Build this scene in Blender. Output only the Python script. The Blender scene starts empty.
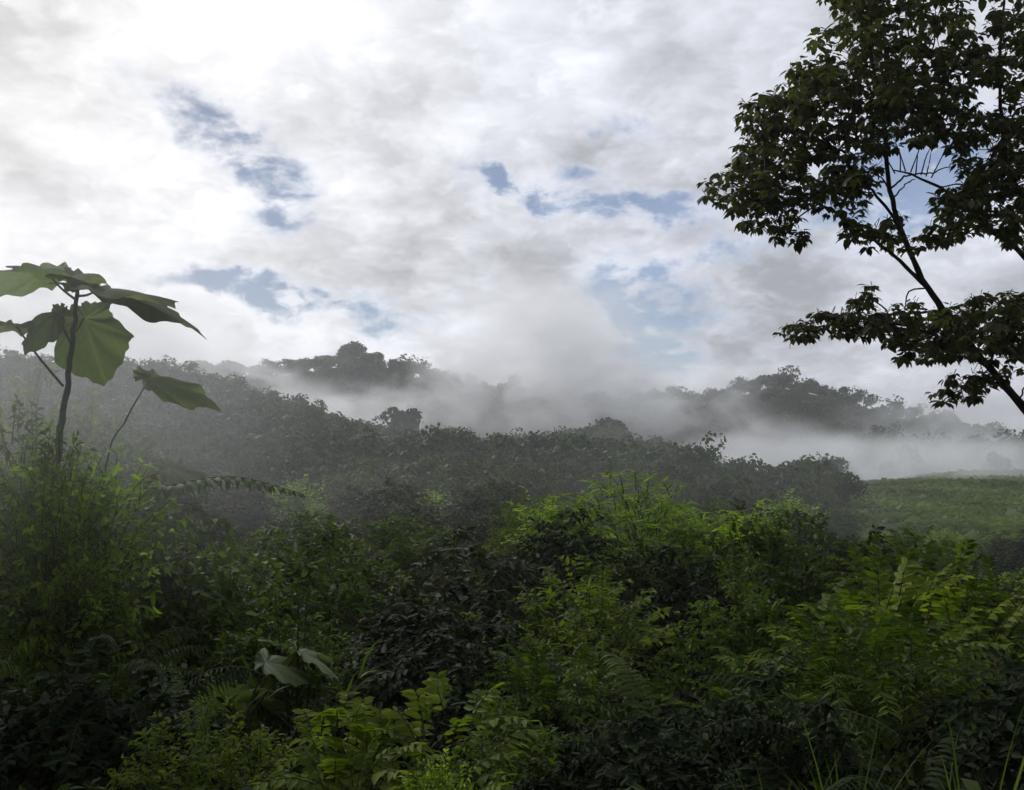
import bpy, math, random
import numpy as np
from mathutils import Vector, Matrix

S = bpy.context.scene
COL = S.collection
rng = np.random.default_rng(7)
random.seed(7)

# ------------------------------------------------------------------ camera
W, H = 1024, 790
F = 924.0
HY = 440.0
EYE = 1.7
PITCH = math.atan((HY - H / 2) / F)


def P(px, py, d):
    """world point that lies d metres ahead of the viewpoint"""
    cx, cy = (px - W / 2) / F, (H / 2 - py) / F
    c, s = math.cos(PITCH), math.sin(PITCH)
    v = np.array([cx, c - cy * s, s + cy * c])
    v = v * (d / v[1])
    v[2] += EYE
    return v


cam_d = bpy.data.cameras.new('camera')
cam = bpy.data.objects.new('camera', cam_d)
COL.objects.link(cam)
cam.location = (0, 0, EYE)
cam.rotation_euler = (math.pi / 2 + PITCH, 0, 0)
cam_d.sensor_width = 36
cam_d.lens = F / W * 36
cam_d.clip_start = 0.05
cam_d.clip_end = 20000
S.camera = cam

# ------------------------------------------------------------------ helpers
def tag(o, label=None, cat=None, group=None, kind=None):
    if label: o['label'] = label
    if cat: o['category'] = cat
    if group: o['group'] = group
    if kind: o['kind'] = kind
    return o


def empty(name, loc=(0, 0, 0)):
    o = bpy.data.objects.new(name, None)
    COL.objects.link(o)
    o.location = [float(a) for a in loc]
    o.empty_display_size = 0.2
    return o


def children_of(o):
    return [c for c in COL.objects if c.parent == o]


def make_mesh(name, v, polys, mats, tint=None, pm=None, smooth=False):
    """polys: list of int arrays (n,3) or (n,4)"""
    me = bpy.data.meshes.new(name)
    v = np.asarray(v, dtype=np.float32)
    loops = np.concatenate([p.ravel() for p in polys]).astype(np.int32)
    sizes = np.concatenate([np.full(len(p), p.shape[1]) for p in polys]).astype(np.int32)
    starts = (np.cumsum(sizes) - sizes).astype(np.int32)
    me.vertices.add(len(v)); me.vertices.foreach_set('co', v.ravel())
    me.loops.add(len(loops)); me.loops.foreach_set('vertex_index', loops)
    me.polygons.add(len(sizes)); me.polygons.foreach_set('loop_start', starts)
    me.polygons.foreach_set('loop_total', sizes)
    if pm is not None:
        me.polygons.foreach_set('material_index', np.asarray(pm, dtype=np.int32))
    if smooth:
        me.polygons.foreach_set('use_smooth', np.ones(len(sizes), dtype=bool))
    for m in mats: me.materials.append(m)
    if tint is not None:
        a = me.attributes.new('tint', 'FLOAT', 'POINT')
        a.data.foreach_set('value', np.asarray(tint, dtype=np.float32))
    me.update(calc_edges=True)
    me.validate()
    return me


def add_obj(name, me, parent=None, loc=(0, 0, 0)):
    o = bpy.data.objects.new(name, me)
    COL.objects.link(o)
    o.location = [float(a) for a in loc]
    if parent: o.parent = parent
    return o


def unit(a):
    return a / (np.linalg.norm(a, axis=-1, keepdims=True) + 1e-9)


# leaf templates: (t along, s across, h out), triangles
T_OVATE = (np.array([[0, 0, 0], [.28, -.46, -.02], [.3, 0, -.10], [.28, .46, -.02], [.66, -.38, -.12], [.68, 0, -.2], [.66, .38, -.12], [1, 0, -.36]]),
           np.array([[0, 2, 1], [0, 3, 2], [1, 2, 5], [1, 5, 4], [2, 3, 6], [2, 6, 5], [4, 5, 7], [5, 6, 7]]))
T_BLADE = (np.array([[0, -.3, 0], [0, .3, 0], [.35, -.5, .02], [.35, .5, .02], [.7, -.36, -.1], [.7, .36, -.1], [1, 0, -.34]]),
           np.array([[0, 1, 3], [0, 3, 2], [2, 3, 5], [2, 5, 4], [4, 5, 6]]))
T_KITE = (np.array([[0, 0, 0], [.45, -.5, -.05], [.45, .5, -.05], [1, 0, -.2]]),
          np.array([[0, 2, 1], [1, 2, 3]]))
T_CLUMP = (np.array([[-.5, -.35, .05], [.1, -.6, -.08], [.6, -.1, .05], [.25, .55, -.06], [-.45, .4, .04], [0, 0, .16]]),
           np.array([[0, 1, 5], [1, 2, 5], [2, 3, 5], [3, 4, 5], [4, 0, 5]]))


class Leaves:
    def __init__(self, tmpl):
        self.tmpl = tmpl
        self.b, self.d, self.n, self.l, self.w, self.t = [], [], [], [], [], []
        self.tubes_v, self.tubes_f, self.nv = [], [], 0

    def add(self, base, d, n, l, w, t):
        base = np.atleast_2d(base); k = len(base)
        self.b.append(base); self.d.append(np.broadcast_to(d, (k, 3)))
        self.n.append(np.broadcast_to(n, (k, 3)))
        for lst, val in ((self.l, l), (self.w, w), (self.t, t)):
            lst.append(np.broadcast_to(np.asarray(val, float), (k,)))

    def tube(self, pts, r0, r1, sides=4):
        pts = np.asarray(pts, float)
        rad = np.linspace(r0, r1, len(pts))
        v, f = tube_geo(pts, rad, sides)
        self.tubes_v.append(v); self.tubes_f.append(f + self.nv); self.nv += len(v)

    def mesh(self, name, mats):
        b, d, n = np.concatenate(self.b), unit(np.concatenate(self.d)), np.concatenate(self.n)
        l, w, t = np.concatenate(self.l), np.concatenate(self.w), np.concatenate(self.t)
        side = unit(np.cross(d, n)); nn = np.cross(side, d)
        tv, tf = self.tmpl
        v = (b[:, None] + d[:, None] * (tv[None, :, 0:1] * l[:, None, None])
             + side[:, None] * (tv[None, :, 1:2] * w[:, None, None])
             + nn[:, None] * (tv[None, :, 2:3] * l[:, None, None]))
        k, m = len(b), len(tv)
        f = (tf[None] + (np.arange(k) * m)[:, None, None]).reshape(-1, 3)
        v = v.reshape(-1, 3)
        tint = np.repeat(t, m)
        polys, pm = [f], [np.zeros(len(f))]
        if self.tubes_v:
            tv2 = np.concatenate(self.tubes_v); tf2 = np.concatenate(self.tubes_f) + len(v)
            v = np.concatenate([v, tv2]); polys.append(tf2); pm.append(np.ones(len(tf2)))
            tint = np.concatenate([tint, np.full(len(tv2), .5)])
        return make_mesh(name, v, polys, mats, tint, np.concatenate(pm))


def tube_geo(pts, rad, sides=6):
    pts = np.asarray(pts, float); n = len(pts)
    tan = unit(np.gradient(pts, axis=0))
    ref = np.array([0.31, 0.17, 0.93])
    if abs(np.dot(tan[0], ref)) > .95: ref = np.array([.9, .3, .1])
    a = unit(np.cross(tan, ref)); b = np.cross(tan, a)
    ang = np.linspace(0, 2 * math.pi, sides, endpoint=False)
    ring = (np.cos(ang)[None, :, None] * a[:, None] + np.sin(ang)[None, :, None] * b[:, None]) * np.asarray(rad)[:, None, None]
    v = (pts[:, None] + ring).reshape(-1, 3)
    i = np.arange(n - 1)[:, None] * sides; j = np.arange(sides)[None]; j2 = (j + 1) % sides
    f = np.stack([i + j, i + j2, i + sides + j2, i + sides + j], -1).reshape(-1, 4)
    return v, f


def curve_pts(pts, n):
    """smooth polyline through points (Catmull-Rom)"""
    p = np.asarray(pts, float)
    p = np.concatenate([[2 * p[0] - p[1]], p, [2 * p[-1] - p[-2]]])
    out = []
    m = len(p) - 3
    for t in np.linspace(0, m - 1e-6, n):
        i = int(t); u = t - i
        a, b, c, d = p[i], p[i + 1], p[i + 2], p[i + 3]
        out.append(.5 * ((2 * b) + (-a + c) * u + (2 * a - 5 * b + 4 * c - d) * u * u + (-a + 3 * b - 3 * c + d) * u ** 3))
    return np.array(out)


def tube_mesh(name, pts, r0, r1, mat, sides=8, n=24, knob=0.0, seed=0):
    c = curve_pts(pts, n)
    rr = np.linspace(r0, r1, n)
    if knob:
        g = np.random.default_rng(seed)
        c[1:-1] += g.normal(0, knob, (n - 2, 3)); rr = rr * (1 + g.normal(0, .06, n))
    v, f = tube_geo(c, rr, sides)
    return make_mesh(name, v, [f], [mat], np.full(len(v), .5), smooth=True)


# ------------------------------------------------------------------ materials
def nodes_of(name):
    m = bpy.data.materials.new(name); m.use_nodes = True
    nt = m.node_tree; nt.nodes.clear()
    return m, nt, nt.nodes.new('ShaderNodeOutputMaterial')


def leaf_mat(name, dark, mid, light, rough=.6, transl=.32, spec=.12, tcol=None):
    m, nt, out = nodes_of(name)
    at = nt.nodes.new('ShaderNodeAttribute'); at.attribute_name = 'tint'
    oi = nt.nodes.new('ShaderNodeObjectInfo')
    ad = nt.nodes.new('ShaderNodeMath'); ad.operation = 'MULTIPLY_ADD'
    nt.links.new(oi.outputs['Random'], ad.inputs[0]); ad.inputs[1].default_value = .36
    sb = nt.nodes.new('ShaderNodeMath'); sb.operation = 'SUBTRACT'; sb.inputs[1].default_value = .18
    nt.links.new(at.outputs['Fac'], sb.inputs[0]); nt.links.new(sb.outputs[0], ad.inputs[2])
    rp = nt.nodes.new('ShaderNodeValToRGB')
    rp.color_ramp.elements[0].color = (.06, .05, .022, 1); rp.color_ramp.elements[1].color = (*light, 1)
    e = rp.color_ramp.elements.new(.012); e.color = (*dark, 1)
    e = rp.color_ramp.elements.new(.5); e.color = (*mid, 1)
    cl = nt.nodes.new('ShaderNodeMath'); cl.operation = 'MAXIMUM'; nt.links.new(ad.outputs[0], cl.inputs[0])
    lt = nt.nodes.new('ShaderNodeMath'); lt.operation = 'GREATER_THAN'; lt.inputs[1].default_value = -1.0; nt.links.new(ad.outputs[0], lt.inputs[0])
    sm = nt.nodes.new('ShaderNodeMath'); sm.operation = 'MULTIPLY'; sm.inputs[1].default_value = .02; nt.links.new(lt.outputs[0], sm.inputs[0]); nt.links.new(sm.outputs[0], cl.inputs[1])
    nt.links.new(cl.outputs[0], rp.inputs[0])
    pb = nt.nodes.new('ShaderNodeBsdfPrincipled')
    pb.inputs['Roughness'].default_value = rough
    pb.inputs['Specular IOR Level'].default_value = spec
    nt.links.new(rp.outputs[0], pb.inputs['Base Color'])
    tr = nt.nodes.new('ShaderNodeBsdfTranslucent')
    mx = nt.nodes.new('ShaderNodeMix'); mx.data_type = 'RGBA'; mx.blend_type = 'MULTIPLY'
    mx.inputs[0].default_value = 1
    nt.links.new(rp.outputs[0], mx.inputs[6]); mx.inputs[7].default_value = (*(tcol or (1.5, 1.7, .7)), 1)
    nt.links.new(mx.outputs[2], tr.inputs[0])
    ms = nt.nodes.new('ShaderNodeMixShader'); ms.inputs[0].default_value = transl
    nt.links.new(pb.outputs[0], ms.inputs[1]); nt.links.new(tr.outputs[0], ms.inputs[2])
    nt.links.new(ms.outputs[0], out.inputs[0])
    return m


def noise_mat(name, c0, c1, scale, rough=.9, detail=6, bump=0.0, c2=None, scale2=1.0):
    m, nt, out = nodes_of(name)
    tc = nt.nodes.new('ShaderNodeTexCoord')
    nz = nt.nodes.new('ShaderNodeTexNoise'); nz.inputs['Scale'].default_value = scale; nz.inputs['Detail'].default_value = detail
    nt.links.new(tc.outputs['Object'], nz.inputs['Vector'])
    rp = nt.nodes.new('ShaderNodeValToRGB')
    rp.color_ramp.elements[0].color = (*c0, 1); rp.color_ramp.elements[0].position = .35
    rp.color_ramp.elements[1].color = (*c1, 1); rp.color_ramp.elements[1].position = .65
    nt.links.new(nz.outputs['Fac'], rp.inputs[0])
    col = rp.outputs[0]
    if c2:
        n2 = nt.nodes.new('ShaderNodeTexNoise'); n2.inputs['Scale'].default_value = scale2; n2.inputs['Detail'].default_value = 5
        nt.links.new(tc.outputs['Object'], n2.inputs['Vector'])
        mr = nt.nodes.new('ShaderNodeMapRange'); mr.inputs[1].default_value = .45; mr.inputs[2].default_value = .62
        nt.links.new(n2.outputs['Fac'], mr.inputs[0])
        mx = nt.nodes.new('ShaderNodeMix'); mx.data_type = 'RGBA'
        nt.links.new(mr.outputs[0], mx.inputs[0]); nt.links.new(col, mx.inputs[6]); mx.inputs[7].default_value = (*c2, 1)
        col = mx.outputs[2]
    pb = nt.nodes.new('ShaderNodeBsdfPrincipled'); pb.inputs['Roughness'].default_value = rough
    pb.inputs['Specular IOR Level'].default_value = .2
    nt.links.new(col, pb.inputs['Base Color'])
    if bump:
        bp = nt.nodes.new('ShaderNodeBump'); bp.inputs['Strength'].default_value = bump; bp.inputs['Distance'].default_value = .02
        nt.links.new(nz.outputs['Fac'], bp.inputs['Height']); nt.links.new(bp.outputs[0], pb.inputs['Normal'])
    nt.links.new(pb.outputs[0], out.inputs[0])
    return m


M = {
    'mid': leaf_mat('leaf_green', (.024, .045, .007), (.056, .094, .011), (.11, .16, .018)),
    'dark': leaf_mat('leaf_dark_shade', (.005, .010, .004), (.010, .019, .006), (.022, .038, .012), rough=.6, transl=.15, spec=.05),  # near-black colour imitates shade in the hollow and along the bottom
    'yellow': leaf_mat('leaf_yellow_green', (.045, .075, .010), (.10, .145, .016), (.17, .21, .024), transl=.45),
    'bright': leaf_mat('leaf_bright_green', (.08, .13, .018), (.155, .235, .03), (.24, .32, .055), transl=.5),
    'brown': leaf_mat('leaf_brownish', (.014, .017, .007), (.028, .034, .012), (.058, .072, .022), rough=.55, transl=.2, spec=.09),
    'pale': leaf_mat('leaf_pale_underside', (.06, .085, .035), (.095, .125, .06), (.14, .175, .09), transl=.3),
    'tree': leaf_mat('leaf_tree', (.026, .029, .016), (.05, .055, .026), (.095, .105, .042), rough=.55, transl=.36),
    'bigleaf': leaf_mat('leaf_broad', (.08, .105, .045), (.115, .145, .062), (.17, .20, .095), rough=.7, transl=.58, spec=.03, tcol=(1.25, 1.4, .85)),
    'far': leaf_mat('leaf_forest', (.010, .021, .007), (.025, .045, .013), (.054, .082, .022), rough=.6, transl=.2, spec=.2),
    'scrub': leaf_mat('leaf_scrub', (.011, .019, .006), (.027, .042, .010), (.062, .088, .018), rough=.55, transl=.25, spec=.07),
    'meadow': leaf_mat('leaf_meadow', (.045, .07, .012), (.085, .135, .02), (.14, .19, .034), rough=.6, transl=.3),
    'bark': noise_mat('bark', (.018, .015, .012), (.05, .042, .034), 9, bump=.5),
    'stemgreen': noise_mat('stem_green', (.03, .035, .014), (.06, .065, .028), 14),
    'ground': noise_mat('ground_cover', (.010, .014, .007), (.028, .036, .014), 1.1, c2=(.016, .012, .008), scale2=.25, bump=.4),
}

# ------------------------------------------------------------------ terrain
ROWS = [
    (4, [(0, 815)]),
    (8, [(-300, 610), (0, 625), (130, 650), (260, 695), (1024, 700)]),
    (15, [(-300, 490), (0, 500), (120, 528), (260, 580), (420, 598), (1024, 605)]),
    (30, [(-300, 455), (0, 465), (150, 490), (300, 520), (640, 525), (1024, 556)]),
    (60, [(-300, 448), (0, 456), (250, 488), (640, 490), (760, 500), (850, 522), (1024, 518)]),
    (100, [(-300, 430), (0, 435), (250, 455), (430, 470), (640, 466), (760, 480), (850, 488), (1024, 483)]),
    (150, [(-300, 385), (0, 390), (190, 392), (250, 405), (370, 440), (500, 448), (640, 455), (760, 480), (860, 472), (1024, 460)]),
    (200, [(-600, 345), (-300, 345), (0, 352), (190, 364), (240, 378), (300, 401), (370, 431), (430, 438), (520, 438), (600, 424), (640, 436), (700, 462), (760, 475), (800, 474), (860, 467), (1024, 456), (1300, 446)]),
    (250, [(-300, 385), (190, 405), (300, 450), (640, 470), (780, 468), (860, 455), (1024, 447), (1300, 440)]),
    (310, [(-300, 420), (0, 418), (190, 405), (345, 405), (480, 422), (620, 432), (780, 430), (860, 430), (900, 432), (1024, 444), (1300, 450)]),
    (380, [(-600, 420), (-300, 400), (0, 385), (100, 376), (190, 356), (240, 362), (300, 355), (345, 349), (400, 358), (480, 381), (540, 388), (620, 398), (700, 390), (750, 378), (780, 373), (830, 383), (900, 401), (960, 418), (1024, 437), (1300, 468)]),
    (470, [(-300, 440), (345, 415), (620, 440), (780, 425), (1024, 470)]),
    (800, [(0, 455)]),
    (3000, [(0, 440)]),
]
RY = np.array([r[0] for r in ROWS], float)
PXG = np.arange(-1600, 2700, 12.0)
TAB = np.array([np.interp(PXG, [a for a, _ in r[1]], [b for _, b in r[1]]) for r in ROWS])
# soften the table sideways so that ridges stay rounded
ker = np.array([.25, .5, .25])
TABS = np.array([np.convolve(np.pad(t, 1, mode='edge'), ker, 'valid') for t in TAB])


def vegh(y):
    return np.interp(y, [0, 4, 8, 15, 60, 100, 200, 380, 3000], [.4, .6, 1.2, 1.9, 2.0, 2.4, 4.0, 6.0, 6.0])


def wob(x, y):
    return (np.sin(x * .11 + 1.3) * np.cos(y * .083 + .4) + .6 * np.sin(x * .043 - y * .061 + 2.1)
            + .4 * np.sin(x * .27 + y * .19))


def gz(x, y):
    """ground height"""
    x = np.atleast_1d(np.asarray(x, float)); y = np.atleast_1d(np.asarray(y, float))
    yy = np.maximum(y, 4.0)
    yq = np.clip(yy * (1 + .035 * np.sin(x / np.maximum(yy, 30) * 9 + 1)), 4, 2999)
    px = np.clip(W / 2 + F * x / (yy + np.maximum(0, 10 - yy)), PXG[0], PXG[-1] - 1)
    fy = np.interp(np.log(yq), np.log(RY), np.arange(len(RY)))
    i = np.clip(fy.astype(int), 0, len(RY) - 2); t = fy - i
    t = t * t * (3 - 2 * t) * .5 + t * .5
    fx = (px - PXG[0]) / 12.0
    j = np.clip(fx.astype(int), 0, len(PXG) - 2); s = fx - j
    def at(ii):
        return TABS[ii, j] * (1 - s) + TABS[ii, j + 1] * s
    za = EYE - (at(i) - HY) / F * RY[i] - vegh(RY[i])
    zb = EYE - (at(i + 1) - HY) / F * RY[i + 1] - vegh(RY[i + 1])
    z = za * (1 - t) + zb * t
    z = z + wob(x, y) * np.interp(yy, [4, 20, 100, 400], [.05, .18, .5, 1.2])
    near = np.interp(y, [-60, -30, -14, -6, -3, 0.8, 4.0], [55, 34, 15, 4.5, .3, 0.02, 0])  # unseen bank behind the camera, steepened to block sky light from the plants
    k = np.interp(y, [.8, 4.0], [0, 1])
    return np.where(y < 4, near * (1 - k) + z * k, z)


def g1(x, y):
    return float(gz(x, y)[0])


def build_ground():
    ys = np.concatenate([np.linspace(-60, -4, 15), np.linspace(-3, 12, 46), np.geomspace(12.4, 520, 190), np.geomspace(540, 3000, 16)])
    ss = np.linspace(-1.5, 1.5, 241)
    X = ss[None] * (np.maximum(ys, 0)[:, None] + 42 + .5 * np.maximum(-ys, 0)[:, None]); Y = np.repeat(ys[:, None], len(ss), 1)
    Z = gz(X.ravel(), Y.ravel())
    v = np.stack([X.ravel(), Y.ravel(), Z], -1)
    n, m = len(ys), len(ss)
    i = np.arange(n - 1)[:, None] * m; j = np.arange(m - 1)[None]
    f = np.stack([i + j, i + j + 1, i + m + j + 1, i + m + j], -1).reshape(-1, 4)
    return make_mesh('ground', v, [f], [M['ground']], smooth=True)


gr = add_obj('ground', build_ground())
tag(gr, 'dark damp hillside ground under the vegetation, rising to misty ridges', 'ground', kind='structure')

# ------------------------------------------------------------------ plant prototypes
def dome_points(g, n, R, Hh, lobes=6):
    """points and outward directions over a lumpy dome of lobes"""
    c = np.stack([g.uniform(-.55, .55, lobes) * R, g.uniform(-.55, .55, lobes) * R, g.uniform(.35, .74, lobes) * Hh], -1)
    c[0] = (0, 0, .66 * Hh)
    r = g.uniform(.34, .56, lobes) * R
    k = g.integers(0, lobes, n)
    d = unit(g.normal(0, 1, (n, 3)) + np.array([0, 0, .45]))
    rad = r[k] * g.uniform(.45, 1.0, n) ** .6
    p = c[k] + d * rad[:, None] * np.array([1, 1, Hh / (1.7 * R) + .15])
    out = unit(d + .5 * unit(p * np.array([1, 1, .4])))
    p[:, 2] = np.maximum(p[:, 2], .12)
    return p, out, c


def leafy_plant(name, seed, R, Hh, mat, n_tw=150, per=11, L=.13, Wd=.055, tw=.5, tmpl=T_OVATE, up=.35, droop=.5,
                distich=False, lobes=6, stems=4, stem_r=.018, twigmat='stemgreen'):
    g = np.random.default_rng(seed)
    root = empty(name)
    lv = Leaves(tmpl)
    p, out, c = dome_points(g, n_tw, R, Hh, lobes)
    ttint = g.normal(.5, .2, n_tw)
    for i in range(n_tw):
        d0 = unit(out[i] + np.array([0, 0, up]) + g.normal(0, .25, 3))
        ln = tw * g.uniform(.6, 1.25)
        ts = np.linspace(0, 1, 5)
        pts = p[i] - d0 * ln * .45 + d0 * ln * ts[:, None] + np.array([0, 0, -droop * ln]) * (ts ** 2)[:, None]
        lv.tube(pts, .006, .002, 3)
        q = np.linspace(.12, 1, per) + g.normal(0, .02, per); q = np.clip(q, .05, 1)
        bp = np.stack([np.interp(q, ts, pts[:, k]) for k in range(3)], -1)
        tan = unit(pts[-1] - pts[0])
        sd = unit(np.cross(tan, np.array([0, 0, 1.0])) + 1e-4)
        sgn = np.where(np.arange(per) % 2, 1, -1)[:, None]
        if distich:
            dd = unit(tan * .55 + sd * sgn + g.normal(0, .12, (per, 3)) + np.array([0, 0, -.12]))
            nn = unit(np.cross(sd, tan) * 1.0 + g.normal(0, .18, (per, 3)))
            nn = nn * np.sign(nn[:, 2:3] + 1e-6)
        else:
            dd = unit(tan * .5 + sd * sgn * .9 + g.normal(0, .42, (per, 3)) + np.array([0, 0, -.1]))
            nn = unit(np.array([0, 0, 1.0]) + g.normal(0, .45, (per, 3)))
        sc = (1 - .35 * np.abs(q - .45)) * g.uniform(.7, 1.2, per)
        lv.add(bp, dd, nn, L * sc, Wd * sc, np.where(g.uniform(0, 1, per) < .025, -2.0, ttint[i] + g.normal(0, .08 if mat in ('scrub', 'brown', 'dark') else .16, per)))
    add_obj('foliage', lv.mesh('foliage', [M[mat], M[twigmat]]), root)
    for k in range(stems):
        b = np.array([g.normal(0, .06), g.normal(0, .06), -.4]) * 1.0
        t = c[k % len(c)]
        mid = (b + t) / 2 + np.array([g.normal(0, .08), g.normal(0, .08), .1]) * Hh * .4
        add_obj('stem', tube_mesh('stem', [b, mid, t], stem_r, stem_r * .35, M['bark'], 5, 8), root)
    root['h'] = Hh
    return root


def fern(name, seed, n_fr, Ln, mat, pin=22, arch=.9, pl=.17):
    g = np.random.default_rng(seed)
    root = empty(name)
    for k in range(n_fr):
        a = 2 * math.pi * k / n_fr + g.normal(0, .3)
        hd = np.array([math.cos(a), math.sin(a), 0])
        ln = Ln * g.uniform(.7, 1.1)
        ts = np.linspace(0, 1, 12)
        pts = hd * (ln * .85 * ts ** 1.15)[:, None] + np.array([0, 0, 1.0]) * (ln * (1.15 * ts - arch * ts ** 2.3))[:, None]
        pts += np.array([0, 0, -.1])
        lv = Leaves(T_BLADE)
        lv.tube(pts, .009, .003, 4)
        q = np.linspace(.16, 1, pin)
        bp = np.stack([np.interp(q, ts, pts[:, j]) for j in range(3)], -1)
        tg = unit(np.stack([np.interp(q, ts, np.gradient(pts[:, j])) for j in range(3)], -1))
        sd = unit(np.cross(tg, np.array([0, 0, 1.0]) + .001))
        env = np.sin(np.clip(q, 0, 1) ** .8 * math.pi * .92 + .18) * .9 + .1
        tint = g.normal(.5, .12)
        for s in (-1, 1):
            dd = unit(sd * s + tg * .45 + g.normal(0, .07, (pin, 3)) + np.array([0, 0, -.18]))
            nn = unit(np.cross(sd, tg) + g.normal(0, .12, (pin, 3)))
            nn = nn * np.sign(nn[:, 2:3] + 1e-6)
            lv.add(bp, dd, nn, pl * Ln * env * g.uniform(.85, 1.1, pin) + .01, .013 * Ln * (.5 + env * .6), tint + g.normal(0, .06, pin))
        add_obj('frond', lv.mesh('frond', [M[mat], M['stemgreen']]), root)
    root['h'] = Ln * .62
    return root


def bamboo(name, seed, n, Hh, R, mat, L=.24, Wd=.026, per=26):
    g = np.random.default_rng(seed)
    root = empty(name)
    lv = Leaves(T_BLADE)
    for k in range(n):
        a = g.uniform(0, 2 * math.pi); rr = R * math.sqrt(g.uniform(0, 1))
        b = np.array([math.cos(a) * rr * .35, math.sin(a) * rr * .35, -.3])
        hd = np.array([math.cos(a), math.sin(a), 0])
        hh = Hh * g.uniform(.6, 1.08) * (1 - .25 * rr / R)
        ts = np.linspace(0, 1, 8)
        pts = b + np.array([0, 0, 1.0]) * (hh * (1.25 * ts - .28 * ts ** 3))[:, None] + hd * (rr * ts ** 1.8)[:, None]
        lv.tube(pts, .011, .003, 4)
        q = np.sort(g.uniform(.25, 1, per))
        bp = np.stack([np.interp(q, ts, pts[:, j]) for j in range(3)], -1)
        dd = unit(g.normal(0, .55, (per, 3)) + hd * .35 + np.array([0, 0, .55]))
        nn = unit(np.array([0, 0, 1.0]) + g.normal(0, .4, (per, 3)))
        lv.add(bp, dd, nn, L * g.uniform(.6, 1.25, per), Wd * g.uniform(.7, 1.2, per), g.normal(.5, .15) + g.normal(0, .1, per))
    add_obj('foliage', lv.mesh('foliage', [M[mat], M['stemgreen']]), root)
    for k in range(3):
        a = g.uniform(0, 6.28)
        add_obj('stem', tube_mesh('stem', [(0.05 * k, .03 * k, -.4), (.1 * math.cos(a), .1 * math.sin(a), Hh * .4), (.3 * R * math.cos(a), .3 * R * math.sin(a), Hh * .85)], .016, .006, M['stemgreen'], 5, 8), root)
    root['h'] = Hh
    return root


def grass_tuft(name, seed, n, Ln, mat, spread=.5, wd=.012):
    g = np.random.default_rng(seed)
    vs, fs, ts_, nv = [], [], [], 0
    for k in range(n):
        a = g.uniform(0, 6.283); hd = np.array([math.cos(a), math.sin(a), 0]); ln = Ln * g.uniform(.45, 1.1)
        lean = g.uniform(.15, 1.0) * spread
        b = hd * g.uniform(0, .09) + np.array([0, 0, -.05])
        t = np.linspace(0, 1, 7)
        bend = g.uniform(.05, .55)
        pts = b + hd * (ln * lean * t ** 1.5)[:, None] + np.array([0, 0, 1.0]) * (ln * (t - bend * t ** 2.6))[:, None]
        sd = np.cross(hd, [0, 0, 1.0])
        w = wd * g.uniform(.7, 1.5) * np.array([.7, 1, 1, .9, .7, .42, .04])
        v = np.concatenate([pts - sd * w[:, None], pts + sd * w[:, None]])
        i = np.arange(6)
        vs.append(v); fs.append(np.stack([i, i + 1, i + 8, i + 7], -1) + nv); nv += 14
        ts_.append(np.full(14, g.normal(.5, .2)))
    me = make_mesh('blades', np.concatenate(vs), [np.concatenate(fs)], [M[mat]], np.concatenate(ts_))
    root = empty(name)
    add_obj('blades', me, root)
    root['h'] = Ln * .75
    return root


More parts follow.
